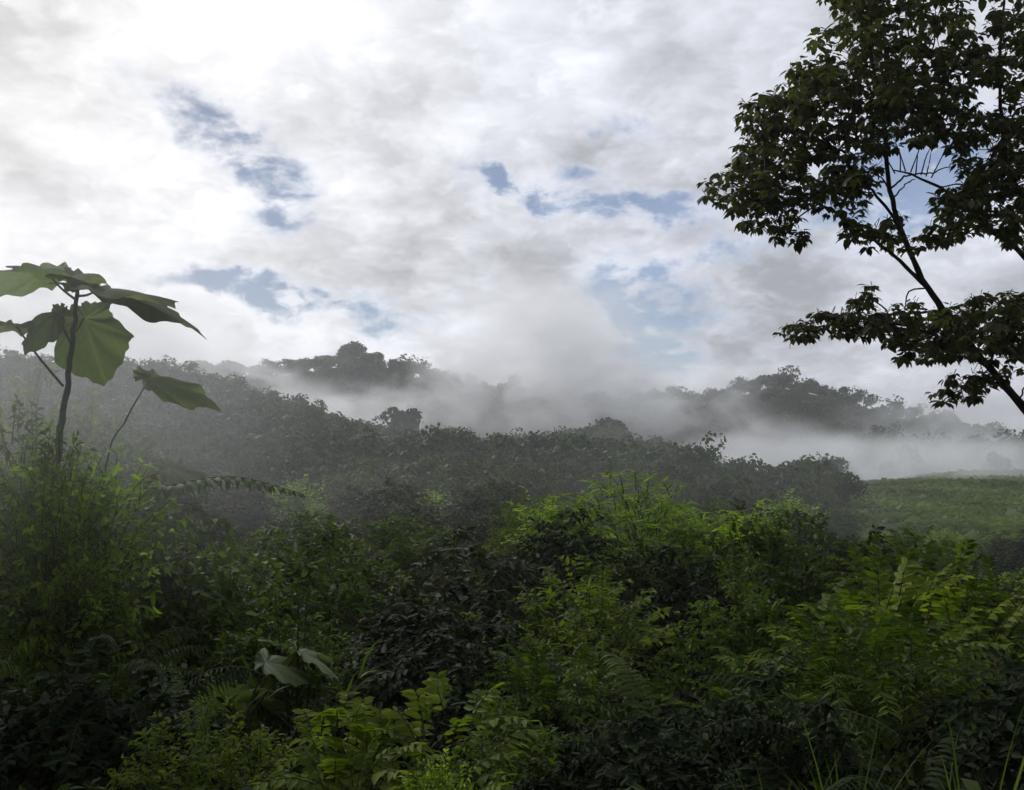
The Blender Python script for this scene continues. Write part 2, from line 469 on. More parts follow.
def broad_leaf_mesh(attach, tip, nrm, width, lobes=3, droop=.18, cup=.1, mat='bigleaf', seed=0, notch=.22, tint=.5):
    """one broad lobed leaf as a curved sheet with a wavy, pointed-lobed edge"""
    g = np.random.default_rng(seed)
    a, t = np.asarray(attach, float), np.asarray(tip, float)
    d = t - a; ln = np.linalg.norm(d); d = d / ln
    n = np.asarray(nrm, float); side = unit(np.cross(d, n)); n = np.cross(side, d)
    na, nr = 150, 14
    th = np.linspace(0, 2 * math.pi, na, endpoint=False)
    # heart-like outline around the petiole point with pointed lobes
    r = .62 + .38 * np.cos(th) ** 1 * 1.0
    r = .52 + .30 * np.cos(th) + .18 * np.cos(2 * th) * (np.cos(th) > -.2)
    for ph, am, wd in [(0, .28, .26), (.9, .26, .28), (-.9, .26, .28), (1.8, .22, .30), (-1.8, .22, .30)][:lobes * 2 - 1]:
        dd = np.angle(np.exp(1j * (th - ph - g.normal(0, .05))))
        r = r + am * np.exp(-np.abs(dd) / wd) * g.uniform(.85, 1.1)
    r = r + .018 * np.sin(th * 23 + g.uniform(0, 6)) + .014 * np.sin(th * 41 + g.uniform(0, 6)) * np.sin(th * 3 + 1)
    r = np.maximum(r, .3)
    r[np.abs(np.angle(np.exp(1j * (th - math.pi)))) < .12] *= (1 - notch)
    rr = np.linspace(0, 1, nr + 1)[1:]
    V = [np.array([[0, 0, 0.0]])]
    for q in rr:
        x = r * q * np.cos(th); y = r * q * np.sin(th)
        z = cup * np.abs(y) * 1.2 - droop * (x * np.abs(x) * .9 - .9 * r[0] * np.maximum(x, 0) + y * y * 1.2) + .03 * np.sin(th * 7 + 1) * q + .02 * np.sin(th * 13 + q * 5) * q
        V.append(np.stack([x, y, z], -1))
    V = np.concatenate(V)
    xm = r[0]
    w = a + d * (V[:, 0:1] / xm * ln) + side * (V[:, 1:2] * width) + n * (V[:, 2:3] * ln)
    tri = np.stack([np.zeros(na, int), 1 + np.arange(na), 1 + (np.arange(na) + 1) % na], -1)
    qs = []
    for k in range(nr - 1):
        i = np.arange(na); j = (i + 1) % na
        qs.append(np.stack([1 + k * na + i, 1 + (k + 1) * na + i, 1 + (k + 1) * na + j, 1 + k * na + j], -1))
    ang = np.concatenate([[0], np.tile(th, nr)]); q_ = np.concatenate([[0], np.repeat(rr, na)]) * np.concatenate([[1], np.tile(r, nr)])
    vein = np.zeros(len(ang))
    for ph in (0, .9, -.9, 1.8, -1.8):
        df = np.angle(np.exp(1j * (ang - ph)))
        vein = np.maximum(vein, np.exp(-(q_ * np.sin(df) / .022) ** 2) * (np.cos(df) > 0))
        vein = np.maximum(vein, .45 * np.exp(-((((q_ * np.cos(df) - .8 * np.abs(q_ * np.sin(df))) * 7) % 1 - .5) / .12) ** 2) * (np.abs(df) < .45))
    tn = tint + .06 * np.sin(ang * 3 + q_ * 4) + .10 * g.normal(0, 1, len(ang)) * .6 + .5 * vein - .25 * (q_ > .97 * np.concatenate([[9], np.tile(r, nr)])) * (g.uniform(0, 1, len(ang)) < .5)
    return make_mesh('leaf', w, [tri, np.concatenate(qs)], [M[mat]], tn, smooth=True)


def big_leaf_herb(name, seed, n, Hh, size, mat):
    g = np.random.default_rng(seed)
    root = empty(name)
    for k in range(n):
        a = 2 * math.pi * k / n + g.normal(0, .35)
        hd = np.array([math.cos(a), math.sin(a), 0])
        top = hd * g.uniform(.15, .5) * Hh + np.array([0, 0, Hh * g.uniform(.6, 1)])
        sz = size * g.uniform(.7, 1.15)
        tip = top + hd * sz * .75 + np.array([0, 0, -sz * g.uniform(.25, .7)])
        lf = add_obj('leaf', broad_leaf_mesh(top, tip, np.array([0, 0, 1.0]) + hd * .5 + g.normal(0, .25, 3), sz, 3, mat=mat, seed=seed * 31 + k, tint=g.uniform(.3, .75)), root)
        add_obj('leaf_stalk', tube_mesh('leaf_stalk', [(0, 0, -.3), hd * .08 * Hh + np.array([0, 0, Hh * .45]), top], .012, .006, M['stemgreen'], 5, 9), lf)
    root['h'] = Hh
    return root


def copy_plant(src, loc, rz, sc, label, cat, group=None, wide=None):
    r = src.copy(); COL.objects.link(r)
    r.location = [float(a) for a in loc]; r.rotation_euler = (0, 0, rz)
    r.scale = (sc * (wide or 1), sc * (wide or 1), sc)
    for c in KIDS[src.name]:
        k = c.copy(); COL.objects.link(k); k.parent = r
        for g in KIDS.get(c.name, []):
            q = g.copy(); COL.objects.link(q); q.parent = k
    for key in ('label', 'category', 'group', 'kind'):
        if key in r: del r[key]
    tag(r, label, cat, group)
    USED.add(src.name)
    return r


PROTO = {
    'green': leafy_plant('shrub', 11, 1.15, 2.0, 'mid', 270, 11, .115, .05, .5),
    'dark': leafy_plant('shrub', 12, 1.2, 2.0, 'dark', 280, 11, .125, .058, .5, droop=.7),
    'brown': leafy_plant('shrub', 13, 1.25, 2.0, 'brown', 200, 11, .15, .06, .55, droop=.8, up=.1),
    'scrub': leafy_plant('shrub', 23, 1.25, 2.0, 'scrub', 220, 11, .14, .06, .5, droop=.6),
    'yellow': leafy_plant('shrub', 14, 1.1, 1.9, 'yellow', 300, 12, .085, .036, .45, up=.6, droop=.35),
    'compound': leafy_plant('shrub', 15, 1.5, 2.0, 'mid', 210, 17, .12, .045, .8, distich=True, up=.2, droop=.4, lobes=8),
    'compyellow': leafy_plant('shrub', 16, 1.2, 1.8, 'yellow', 190, 13, .125, .055, .6, distich=True, up=.35, droop=.45, lobes=7),
    'bright': leafy_plant('shrub', 17, 1.1, 1.9, 'bright', 180, 11, .11, .045, .5, up=.7, droop=.3),
    'vine': leafy_plant('vine', 18, 1.5, 1.6, 'mid', 330, 9, .09, .072, .55, up=-.1, droop=.9, lobes=11),
    'finefern': fern('fern', 19, 11, 1.8, 'scrub', 36, arch=.62, pl=.12),
    'darkfern': fern('fern', 20, 10, 1.7, 'dark', 32, arch=.62, pl=.12),
    'bamboo': leafy_plant('bamboo', 21, 1.5, 2.2, 'bright', 420, 14, .15, .024, .7, tmpl=T_BLADE, up=.9, droop=.55, lobes=8),
    'cane': bamboo('cane', 22, 9, 2.2, .8, 'mid', .42, .032, 12),
    'tuft': grass_tuft('grass_tuft', 24, 190, .95, 'bright', .55),
    'tall': grass_tuft('grass_tuft', 25, 70, 1.2, 'mid', .7, .008),
    'wisp': grass_tuft('grass_tuft', 35, 12, 1.3, 'mid', .4, .007),
    'herb': big_leaf_herb('broadleaf_herb', 26, 7, 1.2, .5, 'pale'),
    'greenherb': big_leaf_herb('broadleaf_herb', 27, 8, 1.3, .55, 'bigleaf'),
}
def true_height(o):
    zs = []
    for c in children_of(o):
        if c.name.split('.')[0] in ('foliage', 'frond', 'blades', 'leaf'):
            a = np.zeros(len(c.data.vertices) * 3, np.float32); c.data.vertices.foreach_get('co', a); zs.append(a[2::3])
    return float(np.percentile(np.concatenate(zs), 98.5))


for o in PROTO.values(): o['h'] = true_height(o)
KIDS = {}
for o in list(COL.objects):
    if o.parent is not None:
        KIDS.setdefault(o.parent.name, []).append(o)
USED = set()
MESH_N = [0]


def place(kind, px, py, d, label, cat, group=None, wide=1.0, rz=None, minh=.5):
    """plant rooted on the ground d metres out, its top reaching the height seen at px, py"""
    x = (px - W / 2) / F * d
    zg = g1(x, d)
    top = P(px, py, d)[2]
    src = PROTO[kind]
    h = max(minh, top - zg)
    sc = h / src['h']
    return copy_plant(src, (x, d, zg), random.uniform(0, 6.28) if rz is None else rz, sc, label, cat, group, wide / max(1.0, sc ** .35))


NEAR = [
    # kind, px, py, d, wide, category, label
    ('compyellow', 375, 702, 5.2, 1.1, 'shrub', 'yellow-green shrub with broad paired leaves at the lower edge, left of centre'),
    ('yellow', 205, 715, 5.6, 1.1, 'shrub', 'low yellowish shrub of small leaves at the lower left corner'),
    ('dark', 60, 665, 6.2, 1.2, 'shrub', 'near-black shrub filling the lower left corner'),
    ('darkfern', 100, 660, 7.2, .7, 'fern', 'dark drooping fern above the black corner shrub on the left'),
    ('finefern', 75, 604, 7.6, .6, 'fern', 'dim fern with fanned fronds low under the giant-leaved plant'),
    ('herb', 232, 652, 8.2, 1.0, 'herb', 'herb with large pale leaves hanging in the dark left undergrowth'),
    ('cane', 300, 640, 8.6, 1.0, 'cane', 'thin cane with pale straps of leaf beside the pale-leaved herb'),
    ('vine', 175, 548, 12.5, 1.2, 'vine', 'green vine hanging in a curtain across the left thicket'),
    ('green', 335, 548, 15, 1.0, 'shrub', 'upright green shrub left of the black hollow in the thicket'),
    ('dark', 410, 590, 10.5, 1.25, 'shrub', 'shrub coloured black as shade, forming the dark hollow at the centre'),
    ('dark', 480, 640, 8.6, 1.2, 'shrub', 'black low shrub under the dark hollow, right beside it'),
    ('green', 292, 625, 9.4, .9, 'shrub', 'green shrub tangled with grass behind the thin cane'),
    ('yellow', 592, 572, 11.5, 1.35, 'shrub', 'dense yellow-green shrub glowing right of the dark hollow'),
    ('bamboo', 645, 482, 24, 1.75, 'bamboo', 'feathery bright green bamboo clump, brightest plant of the middle slope'),
    ('bright', 565, 502, 24.5, 1.3, 'shrub', 'bright green shrub touching the left side of the bamboo clump'),
    ('yellow', 520, 503, 27, .9, 'shrub', 'small yellowish shrub farther left of the bamboo clump'),
    ('bright', 715, 518, 21, 1.3, 'shrub', 'bright green shrub below the right side of the bamboo clump'),
    ('green', 800, 522, 16.5, 1.0, 'shrub', 'broad green shrub right of centre with light upper leaves'),
    ('brown', 860, 545, 17, 1.0, 'shrub', 'dull brownish shrub in front of the meadow'),
    ('compound', 835, 600, 8.8, 1.0, 'shrub', 'wide spreading shrub with rows of paired leaves at the right'),
    ('compyellow', 905, 572, 10, 1.1, 'shrub', 'light green shrub with paired leaves reaching up at the right'),
    ('compound', 985, 552, 11, .9, 'shrub', 'arching shrub with drooping leaf rows at the right edge'),
    ('tall', 838, 750, 5.0, .7, 'grass', 'tuft of long green grass blades at the lower right'),
    ('tall', 775, 774, 4.8, .7, 'grass', 'low grass tuft at the bottom edge, left of a taller tuft'),
    ('wisp', 968, 695, 5.2, 1.0, 'grass', 'tall thin grass rising alone near the lower right corner'),
    ('finefern', 690, 668, 7.8, .9, 'fern', 'fern with layered drooping fronds below the yellow-green shrub'),
    ('compound', 560, 645, 8.4, .8, 'shrub', 'green shrub with rows of leaves at the foot of the yellow-green shrub'),
    ('green', 520, 715, 6.2, .8, 'shrub', 'low green shrub at the bottom centre'),
    ('dark', 640, 715, 5.6, 1.1, 'shrub', 'shrub with leaves coloured black as shade at the bottom, right of centre'),
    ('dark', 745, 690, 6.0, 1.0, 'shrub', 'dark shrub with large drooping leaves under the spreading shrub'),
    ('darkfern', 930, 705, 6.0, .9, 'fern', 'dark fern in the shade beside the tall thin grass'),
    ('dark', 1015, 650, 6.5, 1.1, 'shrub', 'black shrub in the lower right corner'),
    ('yellow', 30, 425, 9.6, .9, 'shrub', 'hazy yellowish shrub at the lower stem of the giant-leaved plant'),
    ('yellow', 50, 452, 8.3, .62, 'shrub', 'leafy shrub directly in front of the giant-leaved plant stem'),
    ('bright', 108, 458, 9.3, .9, 'shrub', 'hazy green shrub just right of the giant-leaved plant stem'),
    ('yellow', 30, 380, 13, .85, 'shrub', 'pale yellowish shrub, tallest behind the giant-leaved plant'),
    ('green', 95, 430, 13.5, .9, 'shrub', 'faint green shrub farther back on the right of the giant-leaved plant'),
    ('vine', 55, 480, 11, 1.0, 'vine', 'vine heaped over shrubs at the left edge below the giant leaves'),
    ('greenherb', 120, 462, 11.5, .7, 'herb', 'herb of broad green leaves in the middle of the left thicket'),
    ('green', 15, 560, 9, 1.0, 'shrub', 'dim green shrub at the left edge above the corner'),
    ('bright', 430, 762, 4.6, .6, 'shrub', 'small fresh green shoot at the bottom edge beside the yellow-green shrub'),
    ('green', 735, 590, 11.8, .85, 'shrub', 'green shrub between the yellow-green shrub and the spreading shrub'),
    ('dark', 690, 560, 15, 1.1, 'shrub', 'dark shrub in shadow behind the glowing yellow-green shrub'),
    ('brown', 455, 545, 17, 1.2, 'shrub', 'brown-leaved shrub directly above the dark hollow'),
    ('scrub', 640, 552, 16.5, 1.0, 'shrub', 'dull green shrub under the bamboo clump'),
    ('green', 250, 590, 12, 1.0, 'shrub', 'green shrub between the hanging vine and the pale-leaved herb'),
]
for kind, px, py, d, wide, cat, label in NEAR:
    place(kind, px, py, d, label, cat, wide=wide)

# shrubs massed over the middle slope, every one its own object
MIDKINDS = {
    'scrub': ('dull olive shrub in the thicket covering the middle slope', 'olive shrubs on the middle slope'),
    'brown': ('brownish glossy-leaved shrub in the thicket covering the middle slope', 'brownish shrubs on the middle slope'),
    'dark': ('dark leathery shrub in the thicket covering the middle slope', 'dark shrubs on the middle slope'),
    'bright': ('fresh light green shrub in the thicket covering the middle slope', 'light green shrubs on the middle slope'),
    'green': ('plain green shrub in the thicket covering the middle slope', 'green shrubs on the middle slope'),
}
pts = []
gm = np.random.default_rng(5)
taken = [((px - W / 2) / F * d, d) for _, px, _, d, _, _, _ in NEAR]
for _ in range(9000):
    d = math.sqrt(gm.uniform(17 ** 2, 62 ** 2)); px = gm.uniform(-60, 1085)
    if px > 850 and d > 46: continue
    x = (px - W / 2) / F * d
    sp = 2.0 + d * .021
    if any((x - a) ** 2 + (d - b) ** 2 < sp * sp for a, b in pts): continue
    if any((x - a) ** 2 + (d - b) ** 2 < 1.6 ** 2 for a, b in taken): continue
    if 585 < px < 735 and 12 < d < 24: continue
    pts.append((x, d))
for x, d in pts[:250]:
    px = W / 2 + F * x / d
    k = gm.choice(['scrub', 'brown', 'dark', 'green', 'bright'], p=[.36, .28, .12, .18, .06] if d > 28 else [.28, .2, .2, .26, .06])
    h = 1.1 + 1.9 * gm.uniform() ** 1.4 + (.3 if d > 35 else 0)
    if px > 840 and d > 30: h *= .65
    lab, grp = MIDKINDS[k]
    copy_plant(PROTO[k], (x, d, g1(x, d) - .1), gm.uniform(0, 6.28), h / PROTO[k]['h'], lab, 'shrub', grp, 1.12)

# ------------------------------------------------------------------ right-hand tree
def tree_right():
    g = np.random.default_rng(41)
    D = 13.0
    base = P(1235, 640, D); base[2] = g1(base[0], base[1]) - .3
    root = empty('tree', base)
    off = np.array(base)
    tag(root, 'tall dark leafy tree leaning in from the right over the misty valley', 'tree')
    Q = lambda px, py, dd=0.0: P(px, py, D + dd) - off
    trunk = [np.zeros(3), Q(1130, 545), Q(1075, 470), Q(1024, 408), Q(985, 362), Q(952, 322), Q(925, 283), Q(903, 235), Q(889, 185), Q(884, 120), Q(872, 60), Q(860, 0), Q(850, -70)]
    add_obj('trunk', tube_mesh('trunk', trunk, .072, .013, M['bark'], 10, 60, .006, 3), root)
    brs = [
        ([Q(928, 288), Q(900, 262, .1), Q(872, 238, .3), Q(838, 214, .5), Q(795, 192, .7), Q(748, 182, .9)], .05, .012),
        ([Q(905, 240), Q(884, 205, -.2), Q(856, 172, -.5), Q(820, 140, -.8), Q(775, 118, -1)], .04, .01),
        ([Q(889, 190), Q(907, 176, .3), Q(935, 172, .5), Q(960, 160, .6)], .026, .01),
        ([Q(892, 200), Q(905, 185, .1), Q(915, 179, .2)], .02, .01),
        ([Q(1110, 520), Q(1085, 380, .4), Q(1055, 292, .6), Q(1020, 252, .7), Q(985, 228, .7), Q(958, 200, .6), Q(925, 180, .5), Q(893, 170, .4)], .10, .016),
        ([Q(1055, 292, .6), Q(1030, 220, .5), Q(1005, 150, .2), Q(1000, 70, 0), Q(1005, -30, -.2)], .07, .02),
        ([Q(984, 365), Q(955, 346, -.2), Q(915, 328, -.4), Q(868, 322, -.6), Q(830, 325, -.7), Q(790, 330, -.8)], .032, .008),
        ([Q(1005, 386), Q(985, 380, -.3), Q(960, 386, -.5), Q(948, 392, -.6)], .018, .006),
        ([Q(884, 120), Q(905, 85, .4), Q(930, 45, .7), Q(950, 0, .9)], .03, .01),
        ([Q(874, 70), Q(850, 62, -.3), Q(822, 75, -.5), Q(790, 95, -.6)], .024, .008),
        ([Q(990, 368), Q(1000, 335, .3), Q(1030, 312, .5), Q(1060, 300, .6)], .03, .01),
        ([Q(912, 255), Q(940, 242, .2), Q(965, 234, .4), Q(990, 231, .6)], .014, .008),
        ([Q(1018, 402), Q(1030, 380, .2), Q(1045, 372, .3)], .02, .01),
    ]
    for i, (p, a, b) in enumerate(brs):
        add_obj('branch', tube_mesh('branch', p, a * .65, b * .65, M['bark'], 7, 26, .008, 60 + i), root)
    # bare twigs showing against the blue gap, a spray of fine branches
    for k in range(8):
        x0 = 895 + 5.2 * k
        p0 = Q(x0, 171 + .25 * abs(x0 - 905), .45); ang = (x0 - 912) / 21 * .45 + g.normal(0, .22)
        ln = g.uniform(18, 40)
        p1 = Q(x0 + ln * .55 * math.sin(ang), 172 - ln * .55, .45 + g.normal(0, .15)); p2 = Q(x0 + ln * math.sin(ang) + g.normal(0, 4), 172 - ln, .45 + g.normal(0, .25))
        add_obj('branch', tube_mesh('branch', [p0, p1, p2], .011, .004, M['bark'], 5, 8), root)
    clusters = [
        [(905, 8, 58, 40, 70), (935, 25, 45, 35, 50), (860, 22, 30, 28, 30)],
        [(858, 62, 55, 42, 90), (815, 88, 40, 24, 48), (840, 105, 55, 40, 80)],
        [(772, 112, 36, 20, 42), (785, 140, 45, 26, 60), (758, 160, 30, 22, 36)],
        [(742, 187, 36, 20, 46), (785, 185, 45, 24, 60), (768, 213, 36, 16, 34), (790, 232, 22, 10, 14)],
        [(840, 150, 50, 34, 76), (835, 192, 34, 22, 34), (868, 172, 18, 22, 18)],
        [(905, 85, 50, 44, 100), (945, 108, 48, 30, 64), (900, 132, 40, 20, 36)],
        [(965, 62, 30, 28, 40), (1005, 45, 36, 40, 60), (1030, 100, 50, 60, 70)],
        [(992, 150, 40, 36, 76), (1005, 195, 40, 34, 66), (965, 185, 28, 24, 36), (1040, 180, 40, 60, 50)],
        [(955, 215, 30, 22, 34), (940, 235, 20, 12, 14), (990, 222, 26, 14, 20), (1025, 232, 20, 18, 16)],
        [(872, 238, 26, 11, 13), (850, 226, 18, 10, 8), (905, 240, 18, 10, 9), (892, 216, 10, 14, 5)],
        [(796, 329, 18, 10, 14), (828, 322, 26, 13, 24), (862, 318, 28, 18, 34), (868, 297, 14, 12, 11), (892, 325, 26, 18, 30), (905, 310, 16, 12, 10)],
        [(935, 330, 36, 22, 52), (970, 322, 36, 26, 60), (1008, 318, 36, 30, 60), (1040, 330, 40, 40, 60), (950, 350, 30, 12, 20), (1005, 350, 26, 18, 22), (915, 352, 18, 10, 8)],
        [(862, -35, 55, 42, 60), (920, -40, 50, 40, 50), (852, -75, 30, 24, 24), (1005, -30, 46, 40, 55), (1060, 20, 40, 60, 50), (1070, 120, 34, 60, 40)],
        [(960, 386, 22, 13, 20), (985, 378, 18, 12, 12), (945, 394, 10, 8, 5)],
    ]
    for ci, cl in enumerate(clusters):
        lv = Leaves(T_OVATE)
        for (cx, cy, rx, ry, n) in cl:
            n = int(n * 1.25)
            c0 = Q(cx, cy, 0); near = min((float(np.linalg.norm(z_ - c0)), tuple(z_)) for p_, _a, _b in brs for z_ in curve_pts(p_, 30))[1]
            near = np.array(near)
            if np.linalg.norm(near - c0) < 1.2: lv.tube(curve_pts([near, (near + c0) / 2 + g.normal(0, .06, 3), c0], 7), .014, .009, 4)
            for it in range(n):
                a = g.uniform(0, 6.283); q = math.sqrt(g.uniform(0, 1))
                q *= 1.12 if g.uniform() < .3 else 1.0
                px, py = cx + rx * q * math.cos(a), cy + ry * q * math.sin(a)
                # keep the open gaps in the crown free
                if ((px - 922) / 38) ** 2 + ((py - 166) / 24) ** 2 < 1: continue
                if ((px - 985) / 16) ** 2 + ((py - 98) / 12) ** 2 < 1 and g.uniform() < .9: continue
                if ((px - 980) / 14) ** 2 + ((py - 12) / 16) ** 2 < 1: continue
                c = Q(px, py, g.normal(0, .75))
                if it % 5 == 0: lv.tube(curve_pts([c0, (c0 + c) / 2 + g.normal(0, .07, 3), c], 6), .008, .004, 3)
                k = g.integers(6, 10)
                aa = np.linspace(0, 6.283, k, endpoint=False) + g.uniform(0, 6)
                dd = np.stack([np.cos(aa), np.sin(aa), np.full(k, g.uniform(-.75, .0))], -1) + g.normal(0, .3, (k, 3))
                nn = unit(np.array([0, 0, 1.0]) + .3 * np.stack([np.cos(aa), np.sin(aa), np.zeros(k)], -1) + g.normal(0, .2, (k, 3)))
                L = g.uniform(.085, .165) * g.uniform(.7, 1.15, k)
                lv.add(c + unit(dd) * .04, dd, nn, L, L * .68, g.normal(.5, .16) + g.normal(0, .12, k))
                lv.tube(np.array([c + np.array([g.normal(0, .05), g.normal(0, .05), g.uniform(-.04, .1)]), c]), .006, .004, 3)
        add_obj('foliage', lv.mesh('foliage', [M['tree'], M['bark']]), root)
    return root


tree_right()

# ------------------------------------------------------------------ giant-leaved plant on the left
def giant_plant():
    D = 9.0
    b = P(50, 500, D); b[2] = g1(b[0], b[1]) - .2
    root = empty('giant_leaf_plant', b)
    tag(root, 'tall plant with a few giant lobed leaves drooping against the mist at the left', 'plant')
    off = np.array(b)
    Q = lambda px, py, dd=0.0: P(px, py, D + dd) - off
    add_obj('stem', tube_mesh('stem', [np.zeros(3), Q(52, 520), Q(60, 440), Q(68, 375), Q(74, 325), Q(78, 283)], .040, .018, M['stemgreen'], 9, 36, .006, 8), root)
    leaves = [
        # attach, tip, normal, half width, petiole start, lobes, droop
        (Q(92, 285, .0), Q(207, 341, -.1), (.38, -.10, 1), .80, Q(77, 288), 3, .16, 11),
        (Q(98, 290, -.4), Q(166, 308, -.9), (.2, -.12, 1), .74, Q(76, 296), 3, .14, 12),
        (Q(48, 274, .3), Q(-52, 296, .1), (-.2, .05, 1), .70, Q(76, 300), 3, .18, 13),
        (Q(70, 278, -.2), Q(40, 270, -1.2), (.05, .25, 1), .60, Q(77, 292), 2, .10, 17),
        (Q(84, 318, .15), Q(106, 384, .05), (.3, -1, .3), .52, Q(72, 335), 3, .08, 14),
        (Q(58, 314, .1), Q(24, 352, .0), (-.3, -1, .6), .36, Q(72, 345), 2, .10, 15),
        (Q(16, 326, .1), Q(-70, 324, .0), (-.1, .05, 1), .55, Q(63, 386), 3, .16, 16),
    ]
    for at, tp, n, wd, ps, lb, dr, sd in leaves:
        lf = add_obj('leaf', broad_leaf_mesh(at, tp, n, wd, lb, droop=dr, cup=.02, seed=sd, tint=.45 + .02 * (sd % 5)), root)
        mid = (ps + at) / 2 + np.array([0, 0, -.02])
        add_obj('leaf_stalk', tube_mesh('leaf_stalk', [ps, mid, at], .014, .009, M['stemgreen'], 6, 10), lf)
    return root


giant_plant()


def lone_leaf():
    D = 9.6
    b = P(92, 560, D); b[2] = g1(b[0], b[1]) - .2
    root = empty('broadleaf_herb', b)
    tag(root, 'lone bright green broad leaf on a hidden stalk before the left hill', 'herb')
    Q = lambda px, py, dd=0.0: P(px, py, D + dd) - np.array(b)
    lf = add_obj('leaf', broad_leaf_mesh(Q(150, 378), Q(219, 412, -.1), (.3, -.7, .8), .30, 2, droop=.14, cup=.02, seed=18, tint=.6), root)
    add_obj('leaf_stalk', tube_mesh('leaf_stalk', [np.zeros(3), Q(104, 480, .1), Q(126, 420, .05), Q(150, 378)], .012, .007, M['stemgreen'], 6, 12), lf)


lone_leaf()

# arching feathery frond over the left thicket
def arching_frond():
    D = 10.0
    b = P(120, 560, D); b[2] = g1(b[0], b[1]) - .1
    root = empty('fern', b)
    tag(root, 'single long pale frond arching rightwards over the left thicket', 'fern')
    off = np.array(b)
    pts = curve_pts([np.zeros(3), P(128, 505, D) - off, P(175, 485, D - .1) - off, P(235, 477, D - .2) - off, P(300, 493, D - .3) - off], 26)
    lv = Leaves(T_BLADE); g = np.random.default_rng(3)
    tg = unit(np.gradient(pts, axis=0)); n = len(pts)
    lv.tube(pts, .012, .004, 5)
    for s in (-1, 1):
        for o in (0, .5):
            sd = unit(np.cross(tg, np.array([.05, .05, 1.0])))
            dd = unit(sd * s + tg * .5 + np.array([0, 0, -.35]) + g.normal(0, .1, (n, 3)))
            bp = pts + np.roll(pts, -1, 0) * 0 + tg * .03 * o
            env = np.sin(np.linspace(.1, 1, n) * math.pi * .95)
            lv.add(bp[7:], dd[7:], np.array([0, 0, 1.0]) + g.normal(0, .2, (n - 7, 3)), .22 * env[7:] + .04, .045, .55 + g.normal(0, .1, n - 7))
    add_obj('frond', lv.mesh('frond', [M['pale'], M['stemgreen']]), root)


arching_frond()

# thin bare sapling before the right-hand mist
def sapling():
    D = 62
    b = P(820, 500, D); b[2] = g1(b[0], b[1]) - .2
    root = empty('sapling', b)
    tag(root, 'thin nearly bare sapling sticking up before the right-hand mist', 'tree')
    off = np.array(b)
    Q = lambda px, py: P(px, py, D) - off
    add_obj('trunk', tube_mesh('trunk', [np.zeros(3), Q(819, 480), Q(818, 458)], .06, .025, M['bark'], 6, 10), root)
    for p in ([Q(818, 470), Q(822, 465), Q(827, 463)], [Q(818, 476), Q(814, 470), Q(812, 466)], [Q(818, 464), Q(820, 458), Q(819, 452)]):
        add_obj('branch', tube_mesh('branch', p, .03, .012, M['bark'], 5, 6), root)
    lv = Leaves(T_KITE); g = np.random.default_rng(9)
    for px, py in ((827, 463), (812, 466), (818, 456), (820, 470)):
        c = Q(px, py) + g.normal(0, .15, (7, 3)); lv.add(c, g.normal(0, 1, (7, 3)), g.normal(0, 1, (7, 3)), .2, .1, .4)
    add_obj('foliage', lv.mesh('foliage', [M['far']]), root)


sapling()

# ------------------------------------------------------------------ trees of the hills
def crown_cloud(g, n, R, Hh, size, lobes=7):
    """leaf clumps of one tree crown: positions, outward directions"""
    c = np.stack([g.uniform(-.5, .5, lobes) * R, g.uniform(-.5, .5, lobes) * R, Hh * g.uniform(.5, .85, lobes)], -1)
    r = g.uniform(.3, .55, lobes) * R
    k = g.integers(0, lobes, n)
    d = unit(g.normal(0, 1, (n, 3)) + np.array([0, 0, .5]))
    p = c[k] + d * (r[k] * g.uniform(.6, 1.05, n))[:, None] * np.array([1, 1, .8])
    return p, d, g.normal(0, .1, lobes)[k]


TEMPL = []
gt = np.random.default_rng(77)
for i in range(8):
    TEMPL.append(crown_cloud(gt, 420, 1.0, 1.5, .2))


def merged_wood(name, pos, R, mat, size, keep, seed, hf=1.0, tone=None):
    """one far-off wood that reads as a mass: many crowns in a single object"""
    g = np.random.default_rng(seed)
    lv = Leaves(T_KITE)
    for i, (x, y, z) in enumerate(pos):
        p, d, lt = TEMPL[g.integers(0, 8)]
        k = g.permutation(len(p))[:keep]
        r = R * (.6 + .8 * g.uniform() ** 1.5)
        a = g.uniform(0, 6.28); ca, sa = math.cos(a), math.sin(a)
        rot = np.array([[ca, -sa, 0], [sa, ca, 0], [0, 0, 1]])
        q = (p[k] @ rot.T) * np.array([r, r, r * hf * g.uniform(.85, 1.25)]) + np.array([x, y, z])
        n = unit(d[k] @ rot.T + g.normal(0, .45, (len(k), 3)))
        tdir = unit(np.cross(n, g.normal(0, 1, (len(k), 3))))
        s = size * g.uniform(.6, 1.3, len(k))
        tt = (g.normal(.5, .25) if tone is None else tone[i]) + 1.6 * lt[k] + g.normal(0, .06, len(k))
        lv.add(q, tdir, n, s, s * .8, tt)
    return add_obj(name, lv.mesh(name, [M[mat]]))


def scatter(seed, y0, y1, px0, px1, sp, nmax, cond=None):
    g = np.random.default_rng(seed)
    cell, out = {}, []
    for _ in range(nmax * 6):
        d = math.sqrt(g.uniform(y0 ** 2, y1 ** 2)); px = g.uniform(px0, px1)
        if cond and not cond(px, d, g): continue
        x = (px - W / 2) / F * d
        k = (int(x // sp), int(d // sp)); ok = True
        for a in (-1, 0, 1):
            for b in (-1, 0, 1):
                for (u, v) in cell.get((k[0] + a, k[1] + b), []):
                    if (u - x) ** 2 + (v - d) ** 2 < sp * sp: ok = False
        if not ok: continue
        cell.setdefault(k, []).append((x, d)); out.append((x, d))
        if len(out) >= nmax: break
    o = np.array(out); z = gz(o[:, 0], o[:, 1])
    return np.column_stack([o, z])


in_meadow = lambda px, d: px > 838 + 14 * math.sin(d * .2) and 50 < d < 235 and not (px < 880 and d > 150)

